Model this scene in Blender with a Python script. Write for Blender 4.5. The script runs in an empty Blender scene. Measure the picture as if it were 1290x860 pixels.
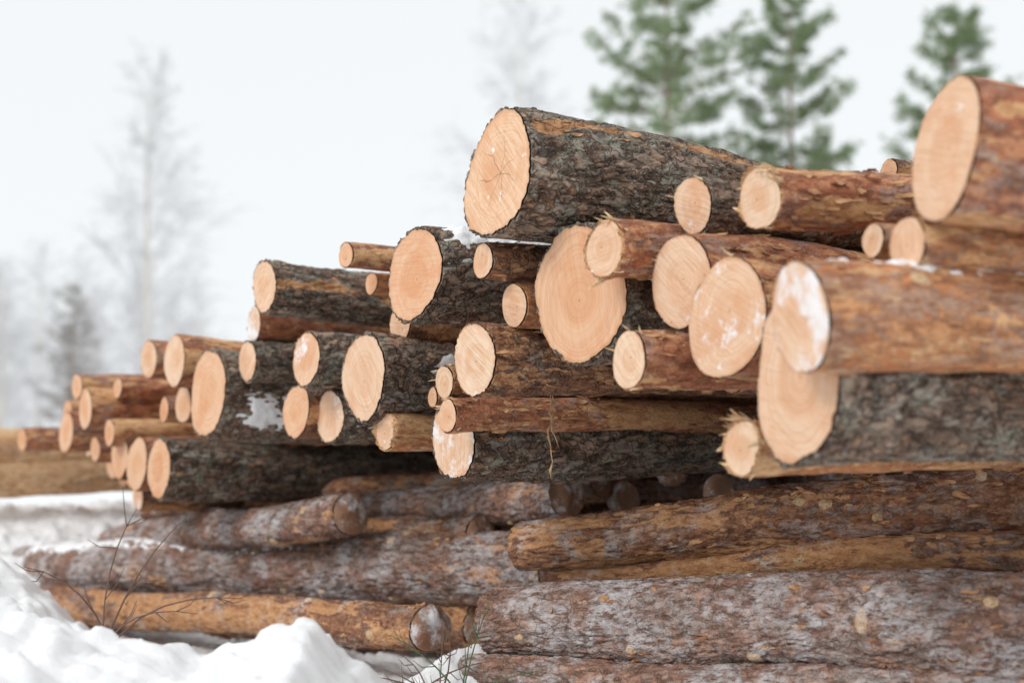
import bpy, math, random
import numpy as np
from mathutils import Matrix, Vector
random.seed(7); np.random.seed(7)
C=bpy.context.scene.collection
A34=math.radians(34)
# pile frame: D = direction the logs point, U = direction along the pile face
D=np.array([math.cos(A34),math.sin(A34),0.]); U=np.array([-math.sin(A34),math.cos(A34),0.])
P0=np.array([-.036,4.7,0.])
def H(x,y,z,seed):
    with np.errstate(over='ignore'):
        n=x*np.uint32(374761393)+y*np.uint32(668265263)+z*np.uint32(2246822519)+np.uint32(seed*7919+13)
        n=(n^(n>>np.uint32(13)))*np.uint32(1274126177); n=n^(n>>np.uint32(16))
    return n.astype(np.float64)/4294967295.0
def vn(p,seed=0):
    i=np.floor(p).astype(np.int64); f=p-i; w=f*f*(3-2*f)
    i=i.astype(np.uint32); o=np.uint32(1)
    x,y,z=i[:,0],i[:,1],i[:,2]; a,b,c=w[:,0],w[:,1],w[:,2]
    def l(p,q,t): return p+(q-p)*t
    with np.errstate(over='ignore'):
        x1,y1,z1=x+o,y+o,z+o
    return l(l(l(H(x,y,z,seed),H(x1,y,z,seed),a),l(H(x,y1,z,seed),H(x1,y1,z,seed),a),b),
             l(l(H(x,y,z1,seed),H(x1,y,z1,seed),a),l(H(x,y1,z1,seed),H(x1,y1,z1,seed),a),b),c)
def fbm(p,o=4,seed=0,g=.5):
    s=0;a=1;t=0
    for k in range(o):
        s=s+a*vn(p*(2.03**k)+k*17.3,seed+k); t+=a; a*=g
    return s/t
def sm(a,b,x):
    t=np.clip((x-a)/(b-a),0,1); return t*t*(3-2*t)
def mesh(name,V,Fq,mat=None,attrs=None,smooth=True,tris=None):
    me=bpy.data.meshes.new(name)
    V=np.asarray(V,dtype=np.float32)
    Fq=np.asarray(Fq,dtype=np.int32).reshape(-1,4) if Fq is not None and len(Fq) else np.zeros((0,4),np.int32)
    T=np.asarray(tris,dtype=np.int32).reshape(-1,3) if tris is not None and len(tris) else np.zeros((0,3),np.int32)
    me.vertices.add(len(V)); me.vertices.foreach_set('co',V.ravel())
    me.loops.add(Fq.size+T.size); me.loops.foreach_set('vertex_index',np.concatenate([Fq.ravel(),T.ravel()]))
    n=len(Fq)+len(T); me.polygons.add(n)
    me.polygons.foreach_set('loop_start',np.concatenate([np.arange(len(Fq))*4,Fq.size+np.arange(len(T))*3]).astype(np.int32))
    me.polygons.foreach_set('use_smooth',np.full(n,smooth))
    me.update(calc_edges=True)
    if attrs:
        for k,v in attrs.items():
            a=me.attributes.new(k,'FLOAT','POINT'); a.data.foreach_set('value',np.asarray(v,dtype=np.float32))
    if mat: me.materials.append(mat)
    ob=bpy.data.objects.new(name,me); C.objects.link(ob); return ob
# ---------------------------------------------------------------- node helper
class N:
    def __init__(s,name):
        s.m=bpy.data.materials.new(name); s.m.use_nodes=True; s.t=s.m.node_tree; s.t.nodes.clear()
        s.out=s.t.nodes.new('ShaderNodeOutputMaterial'); s.b=s.t.nodes.new('ShaderNodeBsdfPrincipled')
        s.t.links.new(s.b.outputs[0],s.out.inputs[0])
    def n(s,ty,**k):
        x=s.t.nodes.new(ty)
        for a,b in k.items(): setattr(x,a,b)
        return x
    def set(s,i,v):
        if isinstance(v,bpy.types.NodeSocket): s.t.links.new(v,i)
        else: i.default_value=v
    def math(s,op,a,b=0.,c=0.,clamp=False):
        x=s.n('ShaderNodeMath',operation=op,use_clamp=clamp); s.set(x.inputs[0],a); s.set(x.inputs[1],b); s.set(x.inputs[2],c); return x.outputs[0]
    def vmath(s,op,a,b):
        x=s.n('ShaderNodeVectorMath',operation=op); s.set(x.inputs[0],a); s.set(x.inputs[1],b); return x.outputs[0]
    def noise(s,v,sc,det=4,ro=.55,dist=0.,out=0):
        x=s.n('ShaderNodeTexNoise'); s.set(x.inputs['Vector'],v); x.inputs['Scale'].default_value=sc
        x.inputs['Detail'].default_value=det; x.inputs['Roughness'].default_value=ro; x.inputs['Distortion'].default_value=dist
        return x.outputs[out]
    def voro(s,v,sc,feat='DISTANCE_TO_EDGE',out='Distance'):
        x=s.n('ShaderNodeTexVoronoi',feature=feat); s.set(x.inputs['Vector'],v); x.inputs['Scale'].default_value=sc
        return x.outputs[out]
    def ss(s,v,a,b):
        x=s.n('ShaderNodeMapRange',interpolation_type='SMOOTHSTEP'); s.set(x.inputs[0],v); x.inputs[1].default_value=a; x.inputs[2].default_value=b
        return x.outputs[0]
    def mix(s,f,a,b):
        x=s.n('ShaderNodeMix',data_type='RGBA'); s.set(x.inputs[0],f)
        for i,v in ((6,a),(7,b)):
            if isinstance(v,tuple) and len(v)==3: v=v+(1,)
            s.set(x.inputs[i],v)
        return x.outputs[2]
    def attr(s,n): return s.n('ShaderNodeAttribute',attribute_name=n).outputs['Fac']
    def col(s,c): s.set(s.b.inputs['Base Color'],c)
    def bump(s,h,st,d):
        x=s.n('ShaderNodeBump'); x.inputs['Strength'].default_value=st; x.inputs['Distance'].default_value=d; s.set(x.inputs['Height'],h)
        s.t.links.new(x.outputs[0],s.b.inputs['Normal'])
    def coords(s,scale):
        o=s.n('ShaderNodeTexCoord').outputs['Object']; r=s.n('ShaderNodeObjectInfo').outputs['Random']
        k=s.math('MULTIPLY',r,53.)
        v=s.vmath('ADD',o,k)
        return s.vmath('MULTIPLY',v,scale), o, r
def bark_mat(name,dark,mid,light,wood,grey,lichen=None,lich_t=(.55,.6),snow=(.62,.68),furrow=1.,frost=None,plate=30,gt=.78,flk=.0,flc=None,fs=.62):
    s=N(name); v,o,r=s.coords((.36,1,1)); v2,_,_=s.coords((1,1,1))
    wp=s.noise(v2,24,2,.6,out=1)
    dv=s.vmath('ADD',v,s.vmath('MULTIPLY',s.vmath('SUBTRACT',wp,(.5,.5,.5)),(.09,.09,.09)))
    n1=s.noise(v,60,5,.75); n2=s.noise(v,7,3,.6); n3=s.noise(v2,150,2,.6)
    cell=s.n('ShaderNodeTexVoronoi',feature='F1'); s.set(cell.inputs['Vector'],dv); cell.inputs['Scale'].default_value=plate
    sc=s.n('ShaderNodeSeparateColor'); s.set(sc.inputs[0],cell.outputs['Color']); cr_=sc.outputs[0]; cg_=sc.outputs[1]; cb_=sc.outputs[2]
    c=s.mix(s.ss(s.math('ADD',cr_,s.math('MULTIPLY',s.math('SUBTRACT',n2,.5),2.2)),.15,.95),mid,light)
    c=s.mix(s.math('MULTIPLY',s.ss(s.math('ADD',s.math('MULTIPLY',cg_,.5),n2),gt,gt+.17),.85),c,grey)
    if flk:
        fk=s.ss(s.math('ADD',cb_,s.math('MULTIPLY',s.math('SUBTRACT',n1,.5),2.)),.82,1.05)
        c=s.mix(s.math('MULTIPLY',fk,flk),c,flc or wood)
    c=s.mix(s.math('MULTIPLY',s.ss(n1,.58,.38),.8),c,dark)
    c=s.mix(s.math('MULTIPLY',s.ss(n3,.55,.75),.4),c,tuple(min(1,x*1.6) for x in light))
    cr=s.voro(dv,plate); crack=s.ss(cr,.0,.12)
    c=s.mix(s.math('MULTIPLY',s.math('SUBTRACT',1.,crack),.6*furrow,clamp=True),c,tuple(x*.5 for x in dark))
    c=s.mix(s.math('MULTIPLY',s.attr('cav'),.6,clamp=True),c,tuple(x*.4 for x in dark))  # crevice shade painted into the bark colour along the furrows
    if lichen:
        ln=s.noise(v2,12,5,.72); lm=s.math('MULTIPLY',s.ss(ln,*lich_t),s.ss(n3,.4,.55))
        c=s.mix(s.math('MULTIPLY',lm,.8),c,s.mix(s.ss(n1,.4,.65),tuple(x*.55 for x in lichen),lichen))
    wm=s.ss(s.math('ADD',s.attr('wood'),s.math('MULTIPLY',s.math('SUBTRACT',n1,.5),2.2)),.5,.75)
    wc=s.mix(s.ss(n1,.35,.62),tuple(x*y for x,y in zip(wood,(.7,.55,.48))),wood)
    c=s.mix(s.math('MULTIPLY',wm,.85),c,wc)
    wo=s.attr('knot')
    c=s.mix(s.ss(s.math('ADD',wo,s.math('MULTIPLY',s.math('SUBTRACT',n1,.5),.6)),.5,.62),c,s.mix(s.ss(n3,.3,.7),(.50,.30,.16),(.74,.54,.33)))
    if frost:
        fm=s.math('MULTIPLY',s.ss(s.noise(v2,6,5,.7),*frost),s.ss(n1,.36,.6))
        c=s.mix(s.math('MULTIPLY',fm,fs),c,(.62,.62,.64))
    g=s.n('ShaderNodeNewGeometry'); sx=s.n('ShaderNodeSeparateXYZ'); s.set(sx.inputs[0],g.outputs['Normal'])
    sn=s.noise(v2,16,6,.72)
    smk=s.math('ADD',sn,s.math('MULTIPLY',s.math('SUBTRACT',sx.outputs[2],.9),.2))
    smk=s.ss(smk,*snow)
    c=s.mix(smk,c,(.86,.88,.91))
    s.col(c); s.b.inputs['Roughness'].default_value=.85; s.b.inputs['Specular IOR Level'].default_value=.3
    h=s.math('ADD',s.math('MULTIPLY',n1,.9),s.math('MULTIPLY',crack,.5*furrow)); h=s.math('ADD',h,s.math('MULTIPLY',cr_,.4))
    s.bump(h,1.,.010 if furrow>.5 else .008)
    return s.m
def cut_mat(name,sap,heart,frost=None,crack=False,saw=.45,rings=True):
    s=N(name); o=s.n('ShaderNodeTexCoord').outputs['Object']; r=s.n('ShaderNodeObjectInfo').outputs['Random']
    k=s.math('MULTIPLY',r,41.); rr=s.attr('rr'); r2=s.math('FRACT',s.math('MULTIPLY',r,13.7)); r3=s.math('FRACT',s.math('MULTIPLY',r,29.3))
    sp=s.n('ShaderNodeSeparateXYZ'); s.set(sp.inputs[0],o)
    vv=s.vmath('ADD',o,k)
    wob=s.noise(vv,14,3,.5)
    y=s.math('ADD',sp.outputs[1],s.math('MULTIPLY',s.math('SUBTRACT',r,.5),.03)); z=s.math('ADD',sp.outputs[2],s.math('MULTIPLY',s.math('SUBTRACT',s.math('FRACT',s.math('MULTIPLY',r,7.)),.5),.03))
    rad=s.math('SQRT',s.math('ADD',s.math('MULTIPLY',y,y),s.math('MULTIPLY',z,z)))
    rad=s.math('MULTIPLY',rad,s.math('ADD',.88,s.math('MULTIPLY',wob,.26)))
    cx=s.n('ShaderNodeCombineXYZ'); s.set(cx.inputs[0],rad); s.set(cx.inputs[1],k)
    ring=s.noise(cx.outputs[0],190,3,.7)
    blot=s.noise(vv,9,4,.65)
    c=s.mix(s.ss(s.math('ADD',rr,s.math('MULTIPLY',wob,.1)),.45,.6),heart,sap)
    if rings: c=s.mix(s.math('MULTIPLY',s.ss(ring,.42,.64),.5),c,tuple(x*y for x,y in zip(heart,(.86,.70,.57))))
    sv=s.n('ShaderNodeVectorRotate',rotation_type='X_AXIS'); s.set(sv.inputs['Vector'],vv); s.set(sv.inputs['Angle'],s.math('MULTIPLY',r,3.14))
    sv2=s.vmath('MULTIPLY',sv.outputs[0],(1,.06,1)); saws=s.noise(sv2,140,3,.7)
    c=s.mix(s.math('MULTIPLY',s.ss(saws,.45,.65),s.math('MULTIPLY',r3,saw*1.5)),c,tuple(min(1,x*y) for x,y in zip(sap,(1.14,1.2,1.28))))
    c=s.mix(s.math('MULTIPLY',s.ss(saws,.48,.3),.4),c,tuple(x*y for x,y in zip(heart,(.82,.74,.65))))
    c=s.mix(s.math('MULTIPLY',s.ss(blot,.44,.68),.65),c,tuple(x*y for x,y in zip(heart,(.95,.78,.66))))
    c=s.mix(s.math('MULTIPLY',r2,.7),c,s.vmath('MULTIPLY',c,(.96,.83,.74)))
    c=s.mix(s.math('MULTIPLY',s.ss(rad,.004,.001),.6),c,(.25,.11,.05))
    c=s.mix(s.math('MULTIPLY',s.ss(s.math('ADD',rr,s.math('MULTIPLY',s.math('SUBTRACT',blot,.5),.12)),.93,1.0),.5),c,(.46,.24,.12))
    if crack:
        an=s.math('ARCTAN2',z,y); ff=s.math('FRACT',s.math('ADD',s.math('MULTIPLY',an,7/6.2832),s.math('MULTIPLY',wob,1.2)))
        ln=s.math('MULTIPLY',s.math('ABSOLUTE',s.math('SUBTRACT',ff,.5)),rad)
        lm=s.math('MULTIPLY',s.ss(ln,.0018,.0003),s.ss(s.math('SUBTRACT',rr,s.math('MULTIPLY',blot,1.2)),.1,-.15))
        c=s.mix(s.math('MULTIPLY',lm,.8),c,(.24,.13,.07))
    if frost:
        fn=s.noise(vv,11,6,.75)
        fm=s.ss(fn,*frost); c=s.mix(s.math('MULTIPLY',fm,.8),c,(.84,.85,.88))
    s.col(c); s.b.inputs['Roughness'].default_value=.7; s.b.inputs['Specular IOR Level'].default_value=.25
    h=s.math('ADD',s.math('MULTIPLY',saws,.8),s.math('MULTIPLY',ring,.2)); s.bump(h,1.,.004)
    return s.m
BARK={
 'dark':bark_mat('dark_furrowed_bark',(.11,.07,.05),(.28,.185,.135),(.43,.31,.235),(.66,.36,.17),(.38,.35,.30),lichen=(.44,.45,.36),lich_t=(.51,.62),snow=(.66,.70),plate=26,gt=.76,flk=.55,flc=(.50,.26,.14)),
 'brown':bark_mat('brown_bark',(.12,.058,.036),(.34,.16,.09),(.48,.245,.135),(.68,.38,.19),(.34,.28,.24),snow=(.73,.77),lichen=(.34,.33,.28),lich_t=(.6,.68),furrow=.6,flk=.5),
 'red':bark_mat('reddish_flaky_bark',(.20,.07,.04),(.49,.185,.095),(.62,.29,.155),(.76,.46,.23),(.40,.30,.26),snow=(.73,.77),furrow=.3,plate=36,flk=.6),
 'tan':bark_mat('orange_thin_bark',(.30,.11,.05),(.57,.235,.105),(.68,.34,.165),(.78,.50,.26),(.44,.30,.23),snow=(.75,.79),furrow=.2,plate=32,flk=.6),
 'pale':bark_mat('pale_peeled_bark',(.40,.20,.10),(.66,.37,.18),(.74,.46,.25),(.80,.56,.33),(.50,.36,.26),snow=(.70,.76),furrow=.1,plate=32,flk=.6),
 'frost':bark_mat('frost_dusted_bark',(.14,.075,.054),(.32,.175,.125),(.46,.27,.195),(.66,.38,.2),(.38,.32,.29),snow=(.60,.73),furrow=.5,frost=(.41,.62),lichen=(.36,.35,.32),lich_t=(.60,.70),fs=.72),
 'rusty':bark_mat('rusty_lower_bark',(.14,.06,.036),(.34,.155,.085),(.49,.25,.14),(.66,.37,.18),(.36,.29,.25),snow=(.65,.74),furrow=.4,frost=(.50,.70),flk=.4),
}
SAP=(.76,.56,.405); HEART=(.71,.47,.315)
CUT={'plain':cut_mat('sawn_pine',SAP,HEART,frost=(.64,.70)),
 'warm':cut_mat('sawn_orange_pine',(.75,.50,.335),(.70,.415,.25),saw=.3),
 'frost':cut_mat('sawn_snow_dusted_pine',SAP,HEART,frost=(.54,.65)),
 'snowy':cut_mat('sawn_snow_covered_pine',SAP,HEART,frost=(.46,.60)),
 'crack':cut_mat('sawn_cracked_pine',(.76,.54,.37),(.70,.45,.29),frost=(.62,.68),crack=True),
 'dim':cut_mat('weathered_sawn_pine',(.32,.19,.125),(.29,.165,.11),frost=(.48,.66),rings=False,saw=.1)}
def fibre(nm,a,b):
    s=N(nm); v,o,r=s.coords((.3,1,1)); n=s.noise(v,60,3,.6); s.col(s.mix(s.ss(n,.35,.65),a,b)); s.b.inputs['Roughness'].default_value=.8; return s.m
FIB=fibre('torn_wood_fibre',(.6,.36,.17),(.86,.68,.45)); FLK=fibre('loose_bark_flake',(.30,.125,.06),(.62,.36,.18)); STR=fibre('hanging_bark_strip',(.30,.15,.07),(.55,.34,.18))
s=N('snow'); o=s.n('ShaderNodeTexCoord').outputs['Object']; n=s.noise(o,3,4,.6); n2=s.noise(o,70,4,.7); n3=s.noise(o,330,2,.6)
s.col(s.mix(n,(.90,.91,.93),(.94,.945,.95))); s.b.inputs['Roughness'].default_value=.55; s.b.inputs['Specular IOR Level'].default_value=.3
s.bump(s.math('ADD',n2,s.math('MULTIPLY',n3,.5)),.6,.006); SNOW=s.m
# ---------------------------------------------------------------- logs
def tubes(paths,ns=4):
    V=[];Q=[];
    for pts,rad in paths:
        pts=[np.array(p,float) for p in pts]; base=len(V)
        for i,p in enumerate(pts):
            t=pts[min(i+1,len(pts)-1)]-pts[max(i-1,0)]; t=t/(np.linalg.norm(t)+1e-9)
            a=np.cross(t,[.31,.2,.93]); a/=np.linalg.norm(a)+1e-9; b=np.cross(t,a)
            for k in range(ns):
                th=6.2832*k/ns; V.append(p+rad[i]*(a*math.cos(th)+b*math.sin(th)))
        for i in range(len(pts)-1):
            for k in range(ns):
                k2=(k+1)%ns; Q.append((base+i*ns+k,base+i*ns+k2,base+(i+1)*ns+k2,base+(i+1)*ns+k))
    return V,Q
GROUP='felled logs stacked in the roadside timber pile'
def make_log(pos,direc,r,L,kind,cut='plain',res=1.,taper=.1,patches=(),splint=0,label=None,seed=0,knots=0,amp=None,cut2='dim',woodthr=None,snowcap=None,crook=.12,flakes=0,face=math.pi):
    pos=np.array(pos,float); X=np.array(direc,float); X/=np.linalg.norm(X); Y=np.cross([0,0,1.],X); Y/=np.linalg.norm(Y); Z=np.cross(X,Y)
    rng=random.Random(seed*31+5)
    nt=int(min(200,max(36,r*1150*res))); nx=int(min(300,max(30,170*res)))
    xs=L*np.linspace(0,1,nx)**1.35; th=np.linspace(0,2*math.pi,nt,endpoint=False)
    XX,TT=np.meshgrid(xs,th,indexing='ij'); XX=XX.ravel();TT=TT.ravel()
    cy,cz=np.cos(TT),np.sin(TT); off=seed*3.71
    base=np.stack([XX,r*cy,r*cz],1)+off
    R=r*(1-taper*XX/L)*(1+.035*np.cos(2*TT+rng.random()*6)+.025*np.cos(3*TT+rng.random()*6))
    R=R+ r*.22*(fbm(base*np.array([3.,8,8]),2,seed)-.5)
    R=R*(1+.05*np.exp(-XX/.12)*rng.random())
    Rs=R.copy()
    dark=kind in('dark',)
    cav=np.zeros_like(R)
    if dark or kind in('brown','frost','rusty'):
        w=(fbm(base*np.array([6,9,9]),2,seed+50)-.5)
        n=fbm(base*np.array([9,30,30])+w[:,None]*2.4,3,seed+3,.45)
        cav=np.exp(-((n-.5)/.045)**2)
        n2=fbm(base*np.array([26,40,40])+5,2,seed+9); cav=np.maximum(cav,.7*np.exp(-((n2-.5)/.04)**2))
        A=(amp if amp else (.011 if dark else .008))*min(1,r/.09)
        R=R-A*cav+A*.9*(fbm(base*np.array([22,44,44]),3,seed+5)-.5)
        if not dark: cav=cav*.5
    else:
        n=fbm(base*np.array([12,30,30]),3,seed+3); R=R+.009*(n-.5)
        cav=.6*sm(.58,.70,fbm(base*np.array([14,40,40]),3,seed+8)); R=R-.003*cav
    thr=woodthr if woodthr is not None else {'dark':.72,'brown':.63,'red':.58,'tan':.55,'frost':.70,'rusty':.62,'pale':.5}[kind]
    wn=.6*fbm(base*np.array([2.6,13,13]),2,seed+20)+.4*fbm(base*np.array([9,34,34]),3,seed+21); wood=sm(thr-.08,thr+.06,wn)
    knot=np.zeros_like(R)
    P_=list(patches)
    for k in range(knots): P_.append((rng.uniform(.15,L*.6),rng.uniform(-1.3,1.3)+face,.014+.012*rng.random(),None))
    for pe in P_:
        px,pt,lx,lt=pe[:4]
        isk=lt is None or len(pe)==5
        if lt is None: lt=lx/r*.8
        dth=(TT-pt+math.pi)%(2*math.pi)-math.pi
        d=np.sqrt(((XX-px)/lx)**2+(dth/lt)**2)
        if isk:
            knot=np.maximum(knot,1-sm(.6,1.3,d)); R=R+.012*np.exp(-(d/1.6)**2)*min(1,r/.07)-.005*np.exp(-((d-1)/.3)**2)
        else:
            m=1-sm(.6,1.15,d+.7*(fbm(base*np.array([8,34,34]),3,3)-.5)); wood=np.maximum(wood,m); R=R-.004*m
    R=R-.003*wood*(1 if dark else .5)
    cav=cav*(1-wood)*(1-knot)
    ta,tb=rng.uniform(-.06,.06),rng.uniform(-.06,.06)
    bend=rng.uniform(-.03,.03); bz=rng.uniform(-.012,.012); f1,f2_=rng.uniform(0,6),rng.uniform(0,6); ck=crook*r
    def place(x,rad,t):
        y=rad*np.cos(t); z=rad*np.sin(t)
        x2=x+(ta*y+tb*z)*np.exp(-x/.15)
        return np.stack([x2,y+bend*(x/L)**2*L*.5+ck*(np.sin(3.1*x+f1)-math.sin(f1)),z+bz*(x/L)**2*L*.5+ck*(np.sin(3.7*x+f2_)-math.sin(f2_))],1)
    torn=splint>=12
    rag=.010*(fbm(np.stack([th*0,np.cos(th)*r*60,np.sin(th)*r*60],1)+off,2,seed+2)-.35)
    if torn: rag=.040*(fbm(np.stack([th*0,np.cos(th)*r*55,np.sin(th)*r*55],1)+off,3,seed+2,.7)-.62)
    XX2=XX.copy(); XX2[:nt]+=rag
    V=place(XX2,R,TT)
    bt={'dark':.011,'brown':.006,'red':.0035,'tan':.003,'frost':.006,'rusty':.004,'pale':.003}[kind]; bt=min(bt,r*.1)
    ii=np.arange(nx-1)[:,None]*nt; jj=np.arange(nt)[None,:]; j2=(jj+1)%nt
    Q=np.stack([ii+jj,ii+j2,ii+nt+j2,ii+nt+jj],-1).reshape(-1,4)
    R0=np.minimum(Rs[:nt]-bt*(1+1.2*(fbm(np.stack([th*0,np.cos(th)*9,np.sin(th)*9],1)+off,3,seed)-.5)),R[:nt]-.001); R1=R[-nt:]-bt
    rimA=place(np.full(nt,.004),R0,th); rimB=place(np.full(nt,L-.002),R1,th)
    nV=len(V); V=np.concatenate([V,rimA,rimB])
    j=np.arange(nt); k=(j+1)%nt
    Q=np.concatenate([Q,np.stack([nV+j,nV+k,k,j],1),np.stack([(nx-1)*nt+j,(nx-1)*nt+k,nV+nt+k,nV+nt+j],1)])
    ext=lambda a,v:np.concatenate([a,np.full(2*nt,v)])
    Q=Q[:,::-1]
    if torn: wood[:nt]=1; wood[nt:2*nt]=np.maximum(wood[nt:2*nt],.6)
    ob=mesh('log',V,Q,BARK[kind],{'cav':ext(cav,.3),'wood':ext(wood,1. if torn else 0.),'knot':ext(knot,0.)})
    M=Matrix(((X[0],Y[0],Z[0],pos[0]),(X[1],Y[1],Z[1],pos[1]),(X[2],Y[2],Z[2],pos[2]),(0,0,0,1)))
    ob.matrix_world=M
    for (x0,Rc,mt,sgn) in ((.0,R0,CUT[cut],-1),(L,R1,CUT[cut2],1)):
        nr=12; fr=np.linspace(0.0,1,nr+1)[1:]
        RR=(fr[:,None]*Rc[None,:]).ravel(); TH=np.tile(th,nr); rrv=np.repeat(fr,nt)
        xx=np.full(nr*nt,x0+ (-.001 if sgn<0 else .001))
        VV=place(xx,RR,TH)
        nz=fbm(np.stack([VV[:,0]*0+off,VV[:,1]*18,VV[:,2]*18],1),3,seed+4)
        VV[:,0]+=sgn*(.016 if torn and sgn<0 else .008)*(nz-.5)*(1-rrv**4)
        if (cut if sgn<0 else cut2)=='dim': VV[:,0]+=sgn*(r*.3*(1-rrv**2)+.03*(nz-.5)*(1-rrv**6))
        cen=VV[:nt].mean(0)[None]; VV=np.concatenate([VV,cen]); rrv=np.append(rrv,0)
        a=np.arange(nr-1)[:,None]*nt; QQ=np.stack([a+jj,a+nt+jj,a+nt+j2,a+j2],-1).reshape(-1,4)
        T=np.stack([np.full(nt,nr*nt),j,k],1)
        if sgn<0: QQ=QQ[:,::-1]; T=T[:,::-1]
        cp=mesh('cut_end',VV,QQ,mt,{'rr':rrv},tris=T); cp.parent=ob
    def surf(gx_,tt):
        ix=np.clip(((gx_/L)**(1/1.35)*(nx-1)).astype(int),0,nx-1); it=(np.round(tt/(2*math.pi)*nt).astype(int))%nt
        return R[ix*nt+it]
    for q in range(splint):
        t=rng.uniform(0,6.28) if rng.random()<.5 else rng.uniform(.3,2.8); rad=R[0]*rng.uniform(.9,1.0); l=rng.uniform(.012,.045)
        big=torn and q%3==0
        p=np.array([.02,rad*math.cos(t),rad*math.sin(t)]); dd=np.array([-rng.uniform(.6,1.1),math.cos(t)*rng.uniform(-.1,.5)+rng.uniform(-.2,.2),math.sin(t)*rng.uniform(-.1,.5)+rng.uniform(-.2,.2)])
        dd/=np.linalg.norm(dd); w=rng.uniform(.0015,.005); cv=np.array([rng.uniform(-.3,.3) for _ in range(3)])
        if big: w=rng.uniform(.006,.011); l=rng.uniform(.025,.05); p=p*np.array([1,.95,.95])
        pts=[p+dd*l*f+cv*l*f*f for f in (0,.35,.7,1)]
        VV,QQ=tubes([(pts,[w,w*.9,w*.55,w*.1])],3 if not big else 4)
        VV=np.array(VV)
        if big: # flatten against the rim
            nrm=np.array([0,math.cos(t),math.sin(t)]); dpt=(VV-p)@nrm; ctr=np.repeat(np.array([(np.array(c_)-p)@nrm for c_ in pts]),4); VV=VV-((dpt-ctr)*.65)[:,None]*nrm
        sp=mesh('splinter',VV,QQ,FIB,smooth=False); sp.parent=ob
    if flakes:
        # thin curled bark scales, each lifted along one edge
        nf_=flakes; fx=np.array([rng.uniform(.0,min(L,2.4))*rng.random()**.5 for _ in range(nf_)]); ft=np.array([face+rng.gauss(0,.9) for _ in range(nf_)])
        VV=[];QQ=[]
        for q in range(nf_):
            lx=rng.uniform(.006,.026); ly=rng.uniform(.002,.0065)/r; lift=rng.uniform(.002,.009); sk_=rng.uniform(-1.5,1.5); md=rng.random()<.5
            gu,gv=np.meshgrid(np.linspace(0,1,5),np.linspace(-1,1,3),indexing='ij'); gu=gu.ravel();gv=gv.ravel()
            jit=np.array([rng.uniform(-.35,.35) for _ in gu]); jx=np.array([rng.uniform(-.3,.3) for _ in gu])
            tw_=np.sin(np.pi*(.12+.82*gu))**.7
            x_=fx[q]+lx*((gu-.5)*2+jx*.5); t_=ft[q]+ly*(gv*tw_+sk_*gu+jit*tw_)
            x_=np.clip(x_,.001,L-.01)
            rr_=surf(x_,t_)+.001+lift*(gu**2 if md else (gv*.5+.5)**2)
            b=len(VV)*15; VV.append(place(x_,rr_,t_))
            for i_ in range(4):
                for j_ in range(2): QQ.append((b+i_*3+j_,b+i_*3+j_+1,b+(i_+1)*3+j_+1,b+(i_+1)*3+j_))
        fo=mesh('loose_bark',np.concatenate(VV),QQ,FLK,smooth=False); fo.parent=ob; fo['kind']='stuff'
    if snowcap:
        xa,xb,ca,wa,hh=snowcap; n_x=int((xb-xa)/.008); n_t=36
        gx_,gt_=np.meshgrid(np.linspace(xa,xb,n_x),np.linspace(-1,1,n_t),indexing='ij'); gx_=gx_.ravel(); gt_=gt_.ravel(); tt=ca+gt_*wa
        sb=np.stack([gx_,r*np.cos(tt),r*np.sin(tt)],1)+off
        ed=(1-np.abs(gt_)**2)*np.minimum(1,np.minimum((gx_-xa),(xb-gx_))/.06)
        tk=hh*(1.0*fbm(sb*10,3,seed)+1.2*fbm(sb*50,3,seed)-1.02)*ed-.012*(1-ed)
        ix=np.clip(((gx_/L)**(1/1.35)*(nx-1)).astype(int),0,nx-1); it=(np.round(tt/(2*math.pi)*nt).astype(int))%nt
        rs=Rs[ix*nt+it]+tk
        VV=place(gx_,rs,tt); a=np.arange(n_x-1)[:,None]*n_t; b=np.arange(n_t-1)[None,:]
        QQ=np.stack([a+b,a+n_t+b,a+n_t+b+1,a+b+1],-1).reshape(-1,4)
        sc=mesh('snow_patch',VV,QQ,SNOW); sc.parent=ob
    ob['label']=label or {'dark':'pine log with dark furrowed bark lying in the timber stack','brown':'brown barked pine log lying in the timber stack',
      'red':'pine log with thin reddish flaky bark in the timber stack','tan':'slim orange barked pine log in the timber stack','pale':'pale peeled pine log lying just above the snow','frost':'frost dusted pine log lying under the stack','rusty':'rusty brown log lying low under the stack'}[kind]
    ob['category']='log'; ob['group']=GROUP
    return ob
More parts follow.
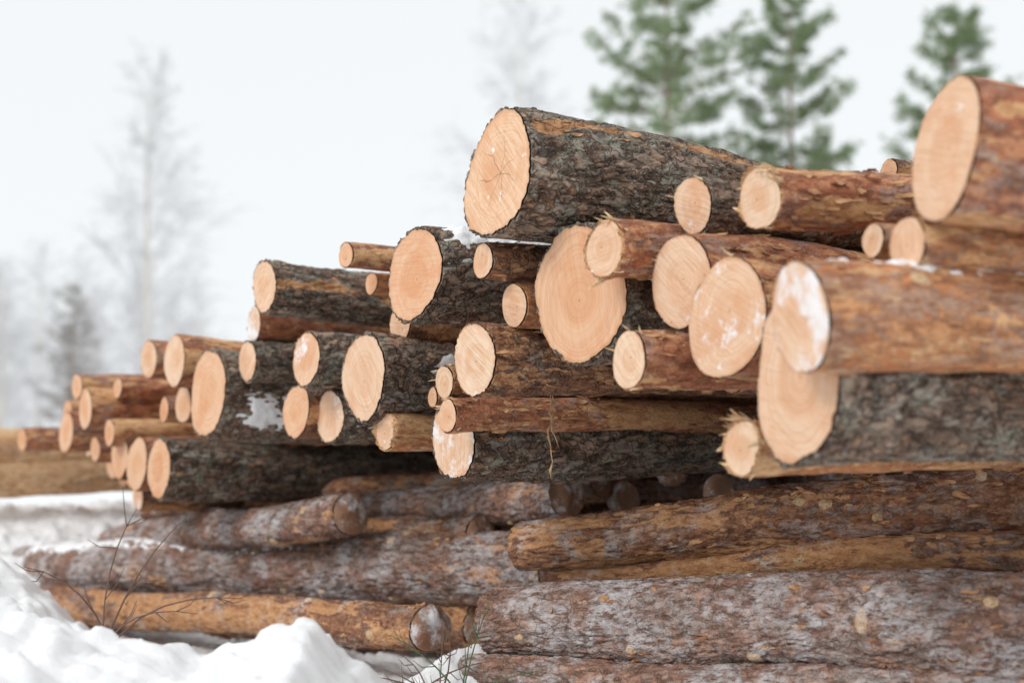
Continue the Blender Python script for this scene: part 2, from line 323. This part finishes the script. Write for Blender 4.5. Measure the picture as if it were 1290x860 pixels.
# logs of the upper stack: (distance along face mm, height mm, radius mm, protrusion m, bark, cut, pitch, length, plan angle, extras)
S=[
 (-1781,1231,127,.22,'red','plain',-5,3.2,15,dict(taper=.08,flakes=20,woodthr=.60,label='large reddish log with pale sawn end on top of the stack')),
 (-1667,1071,56,.20,'tan','plain',-1,3.2,20,dict(knots=4,flakes=40)),
 (-1435,1116,35,.05,'tan','plain',0,3,25,{}),
 (-573,1469,37,-.9,'brown','warm',0,3,34,{}),
 (-1156,1233,69,.10,'red','plain',1.,3.6,28,dict(splint=30,flakes=150,knots=3,patches=[(.16,3.6,.16,.5),(.12,2.0,.14,.4)],label='reddish log with torn splintered rim on top of the stack')),
 (-873,1256,67,.05,'dark','plain',1.,3.6,34,dict(splint=5,patches=[])),
 (-1613,928,101,.42,'tan','snowy',2.,3.4,22,dict(knots=2,woodthr=.6,flakes=70,snowcap=(.02,.9,1.75,.6,.024),label='smooth orange log with snow stuck to its sawn end')),
 (-1474,833,160,.30,'dark','plain',3.,3.6,23,dict(taper=.16,label='very thick log with dark ridged bark and wide pale end')),
 (-1114,977,130,.16,'red','frost',0,3.6,30,dict(splint=8,flakes=60)),
 (-916,1077,103,.12,'red','plain',1,3.6,38,dict(splint=10,flakes=60)),
 (-644,1023,48,-.05,'red','plain',0,3.4,34,{}),
 (-768,1156,65,.22,'red','plain',0,3.6,34,dict(splint=18,knots=2,flakes=90)),
 (-560,1073,161,.14,'dark','warm',0,3.8,37,dict(label='thick dark barked log with clear growth rings')),
 (-376,1380,160,.25,'dark','crack',-5.0,3.3,35,dict(taper=.46,patches=[(.22,2.15,.18,.14),(.56,2.15,.24,.15),(1.05,2.1,.16,.14),(.07,2.3,.06,.2)],flakes=40,label='thick dark barked log with radial cracks on top of stack')),
 (-259,1181,50,.22,'brown','plain',0,3.8,35,dict(woodthr=.56,flakes=40)),
 (-312,1066,56,.16,'tan','plain',0,3.8,36,{}),
 (143,1185,136,.18,'dark','warm',0,3.8,37,dict(snowcap=(.02,.5,2.3,.8,.020),label='thick dark barked log with rough bark rim and snow')),
 (441,1075,60,.05,'brown','plain',0,3.8,34,{}),
 (788,1231,37,-.05,'tan','warm',0,3.8,34,{}),
 (714,1301,41,.08,'red','warm',-1,3.8,34,dict(flakes=30)),
 (1190,1246,87,.12,'dark','plain',-1.5,3.8,31,dict(patches=[(.55,3.2,.25,.4)])),
 (1410,1144,59,.05,'red','snowy',0,3.8,34,{}),
 (929,997,86,.10,'dark','frost',0,3.8,36,{}),
 (1392,1016,71,.08,'dark','plain',0,3.8,34,{}),
 (458,920,125,.16,'dark','plain',0,3.8,37,dict(snowcap=(.15,.7,3.0,.7,.018))),
 (1114,840,89,.04,'brown','warm',0,3.8,34,{}),
 (958,824,87,.0,'dark','frost',0,3.8,34,dict(snowcap=(.02,.5,3.0,.9,.020))),
 (1619,915,158,.12,'dark','warm',0,3.8,34,dict(snowcap=(.05,.45,3.6,.6,.016))),
 (2003,1047,95,.08,'red','plain',0,3.8,34,dict(flakes=40)),
 (2396,1078,73,.02,'red','plain',0,3.8,34,{}),
 (3084,998,59,.05,'red','warm',0,3.8,34,{}),
 (2843,901,80,.1,'red','warm',-1,3.8,33,dict(flakes=30)),
 (3206,809,83,.05,'red','warm',0,3.8,34,{}),
 (2579,798,55,.1,'tan','warm',1,3.8,35,{}),
 (2234,879,48,.02,'red','warm',0,3.8,34,{}),
 (2104,894,67,.0,'red','warm',0,3.8,34,{}),
 (2039,660,109,.12,'dark','warm',0,3.9,34,{}),
 (2342,681,96,.08,'red','warm',0,3.8,34,{}),
 (2596,703,90,.05,'brown','warm',0,3.8,34,{}),
 (2453,563,67,.03,'brown','frost',0,3.8,34,{}),
 (394,766,54,.12,'tan','plain',0,3.8,34,dict(splint=18,flakes=40)),
 (-253,931,89,.24,'brown','frost',0,3.8,36,dict(splint=6,flakes=110)),
 (115,894,47,.10,'brown','plain',0,3.8,34,dict(splint=5)),
 (-62,796,43,.20,'red','plain',.8,3.8,34,dict(splint=8,flakes=110)),
 (70,734,107,.10,'dark','snowy',1.5,3.8,37,dict(flakes=30)),
 (-882,895,63,.24,'red','plain',0,3.8,32,dict(splint=6,flakes=90,knots=1)),
 (-1228,703,55,.22,'tan','plain',1.5,3.8,31,dict(splint=30,flakes=80,label='slim orange log with jagged torn end in the stack')),
 (-825,1180,41,-.15,'dark','dim',1,3.4,34,{}),
 (4269,759,93,.1,'pale','warm',0,4.2,31,{}),
 (4277,616,100,.15,'pale','warm',.5,4.2,32,dict(knots=4)),
 (3913,790,54,.0,'red','warm',0,3.8,34,{}),
 (4812,660,118,.05,'tan','warm',0,4.2,33,{}),
 (2995,738,55,.0,'red','warm',0,3.8,34,{}),
 (2760,980,45,.0,'red','warm',0,3.8,34,{}),
 (3330,905,50,.0,'red','warm',0,3.8,34,{}),
 (2850,640,60,-.1,'red','warm',0,3.8,34,{}),
 (-486,691,58,-.45,'brown','dim',1,3.6,30,{}),
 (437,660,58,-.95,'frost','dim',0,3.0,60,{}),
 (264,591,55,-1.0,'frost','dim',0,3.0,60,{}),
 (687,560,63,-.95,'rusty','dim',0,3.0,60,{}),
 (259,859,30,.05,'red','plain',0,3.6,34,{}),
]
occ=[]; LG={}
for i,(s,z,r,o,kind,cut,pitch,L,ang,ex) in enumerate(S):
    s/=1000.;r/=1000.; pos=P0+U*s-D*o; pos[2]=z/1000.
    a=math.radians(ang+random.Random(i).uniform(-1.,1.)); pt=math.radians(pitch)
    dr=(math.cos(a)*math.cos(pt),math.sin(a)*math.cos(pt),math.sin(pt))
    LG[i]=make_log(pos,dr,r,L,kind,cut,res=1.1 if r>.065 else .8,seed=i+1,**ex)
    occ.append((s,pos[2],r))
def strip(log,pts,w,ns=3):
    V,Q=tubes([(pts,w)],ns); Mi=log.matrix_world.inverted()
    V=[tuple(Mi@Vector(v)) for v in V]; o=mesh('bark_strip',V,Q,STR,smooth=False); o.parent=log
def hang(log,p,l,w,seed):
    rg=random.Random(seed); p=np.array(p); pts=[p]; x=0; y=0
    for i in range(1,13): x+=rg.gauss(0,.005); y+=rg.gauss(0,.003); pts.append(p+np.array([x,y,-l*i/12]))
    strip(log,pts,[w*rg.uniform(.5,1.4) for _ in range(12)]+[w*.2])
LB=LG[41]
for q,(dx,l,w) in enumerate(((0,.25,.0032),(.006,.17,.0022),(-.007,.11,.002),(.012,.07,.0014))): hang(LB,(.092+dx,4.50,.885),l,w,q+20)
for q,(dx,l) in enumerate(((0,.12),(.01,.05))): hang(LG[46],(.715+dx,3.406,.69),l,.0009,q+9)
# logs filling the inside of the stack
ps=np.array([3579,2501,1456,641,279,113,-267,-1027,-1388,-1847])[::-1]/1000.; pz=np.array([868,1091,1306,1256,1313,1427,1439,1276,1212,1226])[::-1]/1000.
rg=random.Random(3); nf=0
for _ in range(6000):
    s=rg.uniform(-1.5,3.9); r=rg.uniform(.04,.085); zt=np.interp(s,ps,pz)-.03; z=rg.uniform(.60,max(.62,zt))
    if z+r>zt or (s<.35 and z<.90) or (s<2.4 and z<.82): continue
    if any((s-a)**2+(z-b)**2<((r+c)*.93)**2 for a,b,c in occ): continue
    occ.append((s,z,r)); pos=P0+U*s+D*rg.uniform(.2,.5); pos[2]=z
    make_log(pos,D,r,3.3,rg.choice(['brown','red','dark']),rg.choice(['plain','warm','warm']),res=.4,seed=200+nf); nf+=1
    if nf>34: break
for i in range(11):  # extra deep row added to block light coming through the gaps
    s=-1.2+i*.27; pos=P0+U*s+D*(1.35+.25*rg.random()); pos[2]=.56+.16*rg.random()
    make_log(pos,D,.10+.03*rg.random(),2.3,'brown','dim',res=.4,seed=400+i)
# lower logs lying crosswise: near end and far end (x,y,z,r in mm)
def seg(a,b,kind,cut='dim',cut2='dim',seed=0,**k):
    a=np.array(a)/1000.; b=np.array(b)/1000.; L=np.linalg.norm(b[:3]-a[:3])
    return make_log(a[:3],b[:3]-a[:3],a[3],L,kind,cut,taper=max(-.3,1-b[3]/a[3]),cut2=cut2,seed=seed,face=.1,**k)
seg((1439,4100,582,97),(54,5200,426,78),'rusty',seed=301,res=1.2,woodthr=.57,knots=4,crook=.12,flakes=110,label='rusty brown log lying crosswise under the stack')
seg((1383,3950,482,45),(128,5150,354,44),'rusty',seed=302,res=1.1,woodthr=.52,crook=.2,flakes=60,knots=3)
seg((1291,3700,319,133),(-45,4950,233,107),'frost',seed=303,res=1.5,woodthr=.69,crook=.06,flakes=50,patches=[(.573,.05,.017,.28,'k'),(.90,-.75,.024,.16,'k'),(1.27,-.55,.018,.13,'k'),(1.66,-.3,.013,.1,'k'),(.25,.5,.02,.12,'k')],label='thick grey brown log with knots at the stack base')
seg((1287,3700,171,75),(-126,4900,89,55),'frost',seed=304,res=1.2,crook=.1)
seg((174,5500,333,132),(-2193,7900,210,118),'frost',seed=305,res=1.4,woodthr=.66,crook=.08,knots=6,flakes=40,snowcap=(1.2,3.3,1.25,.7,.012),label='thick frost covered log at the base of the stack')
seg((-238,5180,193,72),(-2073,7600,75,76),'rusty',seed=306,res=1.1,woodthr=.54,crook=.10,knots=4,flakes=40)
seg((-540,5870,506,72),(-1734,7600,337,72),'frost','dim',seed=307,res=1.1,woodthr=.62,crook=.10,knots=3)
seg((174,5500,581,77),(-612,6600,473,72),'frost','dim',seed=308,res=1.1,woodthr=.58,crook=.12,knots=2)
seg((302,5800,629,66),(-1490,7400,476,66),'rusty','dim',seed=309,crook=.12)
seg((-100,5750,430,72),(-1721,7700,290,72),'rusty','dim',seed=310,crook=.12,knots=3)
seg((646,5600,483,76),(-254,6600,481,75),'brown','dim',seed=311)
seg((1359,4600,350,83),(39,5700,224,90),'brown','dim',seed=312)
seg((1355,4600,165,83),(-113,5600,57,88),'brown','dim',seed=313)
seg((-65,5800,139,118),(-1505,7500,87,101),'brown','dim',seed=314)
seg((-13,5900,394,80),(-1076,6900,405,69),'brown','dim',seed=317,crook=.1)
# ---------------------------------------------------------------- ground
def axis(a,b,st,lo,hi):
    m=list(np.arange(a,b,st)); x=b; d=st
    while x<hi: m.append(x); d*=1.13; x+=d
    m.append(hi); x=a-st; d=st; l=[]
    while x>lo: l.append(x); d*=1.13; x-=d
    l.append(lo); return np.array(l[::-1]+m)
gx=axis(-3.,.4,.011,-1500,1500); gy=axis(3.0,9.5,.014,-30,2500)
GX,GY=np.meshgrid(gx,gy); X=GX.ravel();Y=GY.ravel()
s_=(X-P0[0])*U[0]+(Y-P0[1])*U[1]; t_=(X-P0[0])*D[0]+(Y-P0[1])*D[1]
z=np.zeros_like(X)
z=np.maximum(z,.46*sm(2.9,4.5,s_)); z=np.maximum(z,.46*sm(4.2,6.5,t_)); z=np.maximum(z,.46*sm(6,9,np.abs(s_)))
z=np.maximum(z,.36*sm(-.2,-.75,t_)*sm(1.2,2.2,s_))
z=np.maximum(z,.13*np.exp(-((X+.12)**2+(Y-4.95)**2)/.03))
cxs=[-3,-1.085,-.984,-.866,-.748,-.664,-.58,-.513,-.446,-.407,-.38,-.345,-.32,-.277,-.21,-.12,.3,4]
czs=[.38,.36,.335,.295,.262,.252,.275,.305,.338,.335,.30,.25,.25,.225,.18,.06,.0,.0]
pp=np.stack([X,Y,0*X],1)
wx=.05*(fbm(pp*7,3,40)-.5); yc=3.78+.25*(fbm(pp*1.7,2,44)-.5)
m=np.interp(X+wx*.6,cxs,czs)*(1-sm(0,.5,Y-yc))-.12*np.clip(yc-Y,0,1)
z=np.maximum(z,m)
near=np.exp(-np.clip(np.hypot(X+.6,Y-5)-4,0,50)/3)
lump=1-2*np.abs(fbm(pp*6,3,61)-.5); f2=fbm(pp*30,4,66,.6)-.5; l2=sm(.48,.64,fbm(pp*12,3,63)); l3=sm(.53,.60,fbm(pp*34,2,68))
z=z+near*(.09*(fbm(pp*2.6,3,60)-.5)*(z>.02)+.05*(lump-.85)+.018*l2+.006*l3+.016*f2-.005)+(1-near)*.1*(fbm(pp*.5,3,71)-.5)
nX,nY=len(gx),len(gy)
a=np.arange(nY-1)[:,None]*nX; b=np.arange(nX-1)[None,:]
Q=np.stack([a+b,a+b+1,a+b+nX+1,a+b+nX],-1).reshape(-1,4)
g=mesh('snow_ground',np.stack([X,Y,z],1),Q,SNOW); g['kind']='structure'; g['label']='uneven snow covered ground'
# ---------------------------------------------------------------- trees
def simple(name,c1,c2,sc=20):
    s=N(name); v,o,r=s.coords((1,1,.4)); s.col(s.mix(s.noise(v,sc,2),c1,c2)); s.b.inputs['Roughness'].default_value=.9; return s.m
PB=simple('pine_bark',(.26,.20,.15),(.40,.31,.25)); NE=simple('pine_needles',(.14,.21,.10),(.28,.36,.18),2.)
NG=simple('hazy_spruce_needles',(.42,.41,.40),(.52,.50,.49),2.)  # needles greyed: distance haze painted into their colour
BB=simple('birch_bark',(.66,.60,.52),(.78,.74,.66),3.); BT=simple('hazed_birch_twig',(.55,.54,.55),(.68,.68,.70))  # birch twigs pale because distance haze is painted into their colour
def pine(x,y,z0,Ht,W,seed,mat=None,lab='green pine with sparse crown standing behind the stack',start=.3,dens=1.35,step=(.24,.40),nw=12):
    rg=random.Random(seed); paths=[([(0,0,0),(rg.uniform(-.05,.05),0,Ht*.4),(0,0,Ht*.75),(0,0,Ht)],[.11,.08,.045,.01])]
    tri=[];V=[]
    h=Ht*start
    def tuft(c,n,s):
        for w in range(n):
            d=np.array([rg.gauss(0,1),rg.gauss(0,1),rg.gauss(.4,.8)]); d/=np.linalg.norm(d); ln=rg.uniform(.07,.14)*s
            sd=np.cross(d,[rg.random(),rg.random(),rg.random()]); sd/=np.linalg.norm(sd)+1e-6
            k=len(V); V.extend([c-sd*.008*s,c+sd*.008*s,c+d*ln]); tri.append((k,k+1,k+2))
    while h<Ht-.05:
        f=1-(h-Ht*start)/(Ht*(1-start)); nb=rg.randint(4,6); a0=rg.uniform(0,6)
        for b in range(nb):
            a=a0+b*6.283/nb+rg.uniform(-.5,.5); l=W*(f**.6)*rg.uniform(.4,1.15)+.12
            if rg.random()<.12: continue
            up=rg.uniform(-.05,.6)+.5*(1-f); hh=h+rg.uniform(-.1,.1)
            pts=[np.array([math.cos(a)*l*q/4,math.sin(a)*l*q/4,hh+l*(up*(q/4)**2-.1*q/4)]) for q in range(5)]
            paths.append((pts,[.022*f+.006,.015*f+.005,.01*f+.004,.006,.003]))
            for q in range(int((3+l*6.5)*dens)):
                t=rg.uniform(.2,1.0); k=min(3,int(t*4)); c=pts[k]+(pts[k+1]-pts[k])*(t*4-k)
                sl=(.34*l*(1.2-t*.7)+.06)*rg.uniform(.6,1.2); aa=a+rg.choice((-1,1))*rg.uniform(.2,1.1)
                e=c+np.array([math.cos(aa)*sl,math.sin(aa)*sl,rg.uniform(-.05,.5)*sl])
                paths.append(([c,(c+e)/2,e],[.005,.004,.002]))
                for u in (.35,.55,.75,.95):
                    tuft(c+(e-c)*u+np.array([rg.gauss(0,.05),rg.gauss(0,.05),rg.gauss(0,.04)]),nw,1.)
        h+=rg.uniform(*step)
    tuft(np.array([0,0,Ht]),20,1.)
    tv,tq=tubes(paths,4); tr=mesh('pine_tree',tv,tq,PB); tr.location=(x,y,z0)
    cr=mesh('crown',V,None,mat or NE,tris=tri,smooth=False); cr.parent=tr
    tr['label']=lab; tr['category']='tree'; tr['group']='conifers around the clearing'
    return tr
pine(2.25,25,.3,8.1,1.8,1); pine(4.2,26,.3,7.6,1.45,4); pine(6.7,26,.3,7.35,1.3,9)
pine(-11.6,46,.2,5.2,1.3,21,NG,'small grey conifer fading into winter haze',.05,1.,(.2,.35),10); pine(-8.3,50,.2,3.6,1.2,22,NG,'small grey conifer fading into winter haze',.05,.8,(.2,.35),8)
def birch(seed,Ht,W):
    rg=random.Random(seed); tr=[([(0,0,0),(.05,0,Ht*.35),(-.04,.03,Ht*.7),(0,0,Ht)],[.09,.065,.035,.008])]; tw=[]
    def br(p,d,l,r,dep):
        n=4 if dep<2 else 2
        pts=[p];q=p.copy();dd=d.copy()
        for i in range(n):
            dd=dd+np.array([rg.gauss(0,.12),rg.gauss(0,.12),rg.gauss(0,.08)+(.08 if dep<1 else -.07)]); dd/=np.linalg.norm(dd); q=q+dd*l/n; pts.append(q.copy())
        tw.append((pts,[r,r*.8,r*.6,r*.4,r*.3] if n==4 else [r,r*.8,r*.4]))
        if dep<2:
            for i in range(8 if dep==0 else 7):
                k=rg.randint(1,4); e=dd+np.array([rg.gauss(0,.7),rg.gauss(0,.7),rg.gauss(0,.45)]); e/=np.linalg.norm(e)
                br(pts[k],e,l*rg.uniform(.35,.6),max(.005,r*.55),dep+1)
    h=Ht*.14
    while h<Ht*.98:
        f=1-(h-Ht*.14)/(Ht*.86); a=rg.uniform(0,6.28); el=rg.uniform(.5,1.1)
        br(np.array([0,0,h]),np.array([math.cos(a)*math.cos(el),math.sin(a)*math.cos(el),math.sin(el)]),W*(.3+f**.8)*rg.uniform(.6,1.1),.010*f+.007,0)
        h+=rg.uniform(.08,.17)
    tv,tq=tubes(tr,8); t=mesh('birch_tree',tv,tq,BB); cv,cq=tubes(tw,3); c=mesh('crown',cv,cq,BT); c.parent=t
    t['label']='tall bare birch with twigs painted pale for haze'; t['category']='tree'; t['group']='bare birches beyond the clearing'
    return t,c
b0,c0=birch(3,9.6,1.9); b0.location=(-8.4,40,.3)
def cp(x,y,sc,rot):
    t=b0.copy(); c=c0.copy(); C.objects.link(t); C.objects.link(c); c.parent=t; t.location=(x,y,.3); t.scale=(sc,sc,sc*1.0); t.rotation_euler=(0,0,rot)
    t['label']='bare birch fading into the winter haze'
for x,y,sc,ro in ((-15.5,62,.8,1),(-13.2,55,.62,2),(-17.6,60,.75,3),(-11.6,48,.5,4),(-14,48,.62,5),(-10.2,52,.62,.5),(-19,70,.95,2.4),(.25,64,1.8,1.7),(-16,75,1.0,4),(-12.6,70,.8,5.1),(-7.2,60,.6,2.2),(10.6,70,1.15,1.1)):
    cp(x,y,sc,ro)
# ---------------------------------------------------------------- shrub twigs
TW=simple('dark_twig',(.10,.06,.05),(.22,.14,.10)); SG=simple('spruce_sprig_green',(.08,.12,.06),(.14,.19,.09))
def shrub(pos,n,hh,seed,label,spread=.5,mat=None,name='bare_shrub',w=1.):
    rg=random.Random(seed); ps=[]
    for i in range(n):
        d=np.array([rg.gauss(0,spread),rg.gauss(0,spread),1.]); d/=np.linalg.norm(d); p=np.array([rg.gauss(0,.03),rg.gauss(0,.03),-.03]); pts=[p.copy()]
        cv=np.array([rg.gauss(0,.25),rg.gauss(0,.25),rg.gauss(-.12,.1)]); l=hh*rg.uniform(.6,1.1)
        for q in range(6): d=d+cv*.6; d/=np.linalg.norm(d); p=p+d*l/6; pts.append(p.copy())
        ps.append((pts,[x*w for x in (.003,.0026,.0023,.002,.0016,.0012,.0008)]))
        for q in range(4):
            k=rg.randint(2,5); e=d+np.array([rg.gauss(0,.8) for _ in range(3)]); e/=np.linalg.norm(e)
            ps.append(([pts[k],pts[k]+e*l*.12,pts[k]+e*l*.2+np.array([0,0,.02])],[.0016*w,.0012*w,.0006*w]))
    V,Q=tubes(ps,4); o=mesh(name,V,Q,mat or TW); o.location=pos; o['label']=label; o['category']='shrub'; return o
shrub((-1.14,5.0,.15),5,.5,6,'thin bare twigs poking out of the snow',.25,w=1.2)
shrub((-.88,4.35,.12),4,.22,8,'small bent twigs poking out of snow',1.)
shrub((-.2,4.75,.06),9,.30,11,'tangle of broken twigs beside the lower logs',1.)
shrub((-.14,4.72,.04),12,.30,15,'green brown sprigs beside the lower logs',1.1,SG,'spruce_sprig')
shrub((-.93,4.35,.16),8,.10,16,'little green sprig in the snow by the logs',.8,SG,'spruce_sprig')
# ---------------------------------------------------------------- light, camera
w=bpy.data.worlds.new('World'); bpy.context.scene.world=w; w.use_nodes=True; nt=w.node_tree; nt.nodes.clear()
el,az=math.radians(38),math.radians(232)
sk=nt.nodes.new('ShaderNodeTexSky'); sk.sky_type='NISHITA'; sk.sun_disc=False; sk.sun_elevation=el; sk.sun_rotation=az
hs=nt.nodes.new('ShaderNodeHueSaturation'); hs.inputs['Saturation'].default_value=.2
mx=nt.nodes.new('ShaderNodeMix'); mx.data_type='RGBA'; mx.inputs[0].default_value=.85; mx.inputs[7].default_value=(9.9,10.3,10.5,1)
bg=nt.nodes.new('ShaderNodeBackground'); bg.inputs[1].default_value=.1; ou=nt.nodes.new('ShaderNodeOutputWorld')
nt.links.new(sk.outputs[0],hs.inputs['Color']); nt.links.new(hs.outputs[0],mx.inputs[6]); nt.links.new(mx.outputs[2],bg.inputs[0]); nt.links.new(bg.outputs[0],ou.inputs[0])
L=bpy.data.lights.new('Sun','SUN'); L.energy=1.4; L.angle=math.radians(20); L.color=(1,.97,.93); so=bpy.data.objects.new('Sun',L); C.objects.link(so)
sd=Vector((math.sin(az)*math.cos(el),math.cos(az)*math.cos(el),math.sin(el))); so.rotation_euler=sd.to_track_quat('Z','Y').to_euler()
cam=bpy.data.cameras.new('Camera'); co=bpy.data.objects.new('Camera',cam); C.objects.link(co); co.location=(0,0,.66); co.rotation_euler=(math.pi/2+math.atan(160/2200),0,0)
cam.sensor_width=36; cam.lens=61.4; cam.clip_end=5000; cam.clip_start=.05
cam.dof.use_dof=True; cam.dof.focus_distance=4.55; cam.dof.aperture_fstop=2.0
bpy.context.scene.camera=co
vs=bpy.context.scene.view_settings; vs.view_transform='Standard'; vs.look='None'; vs.exposure=0
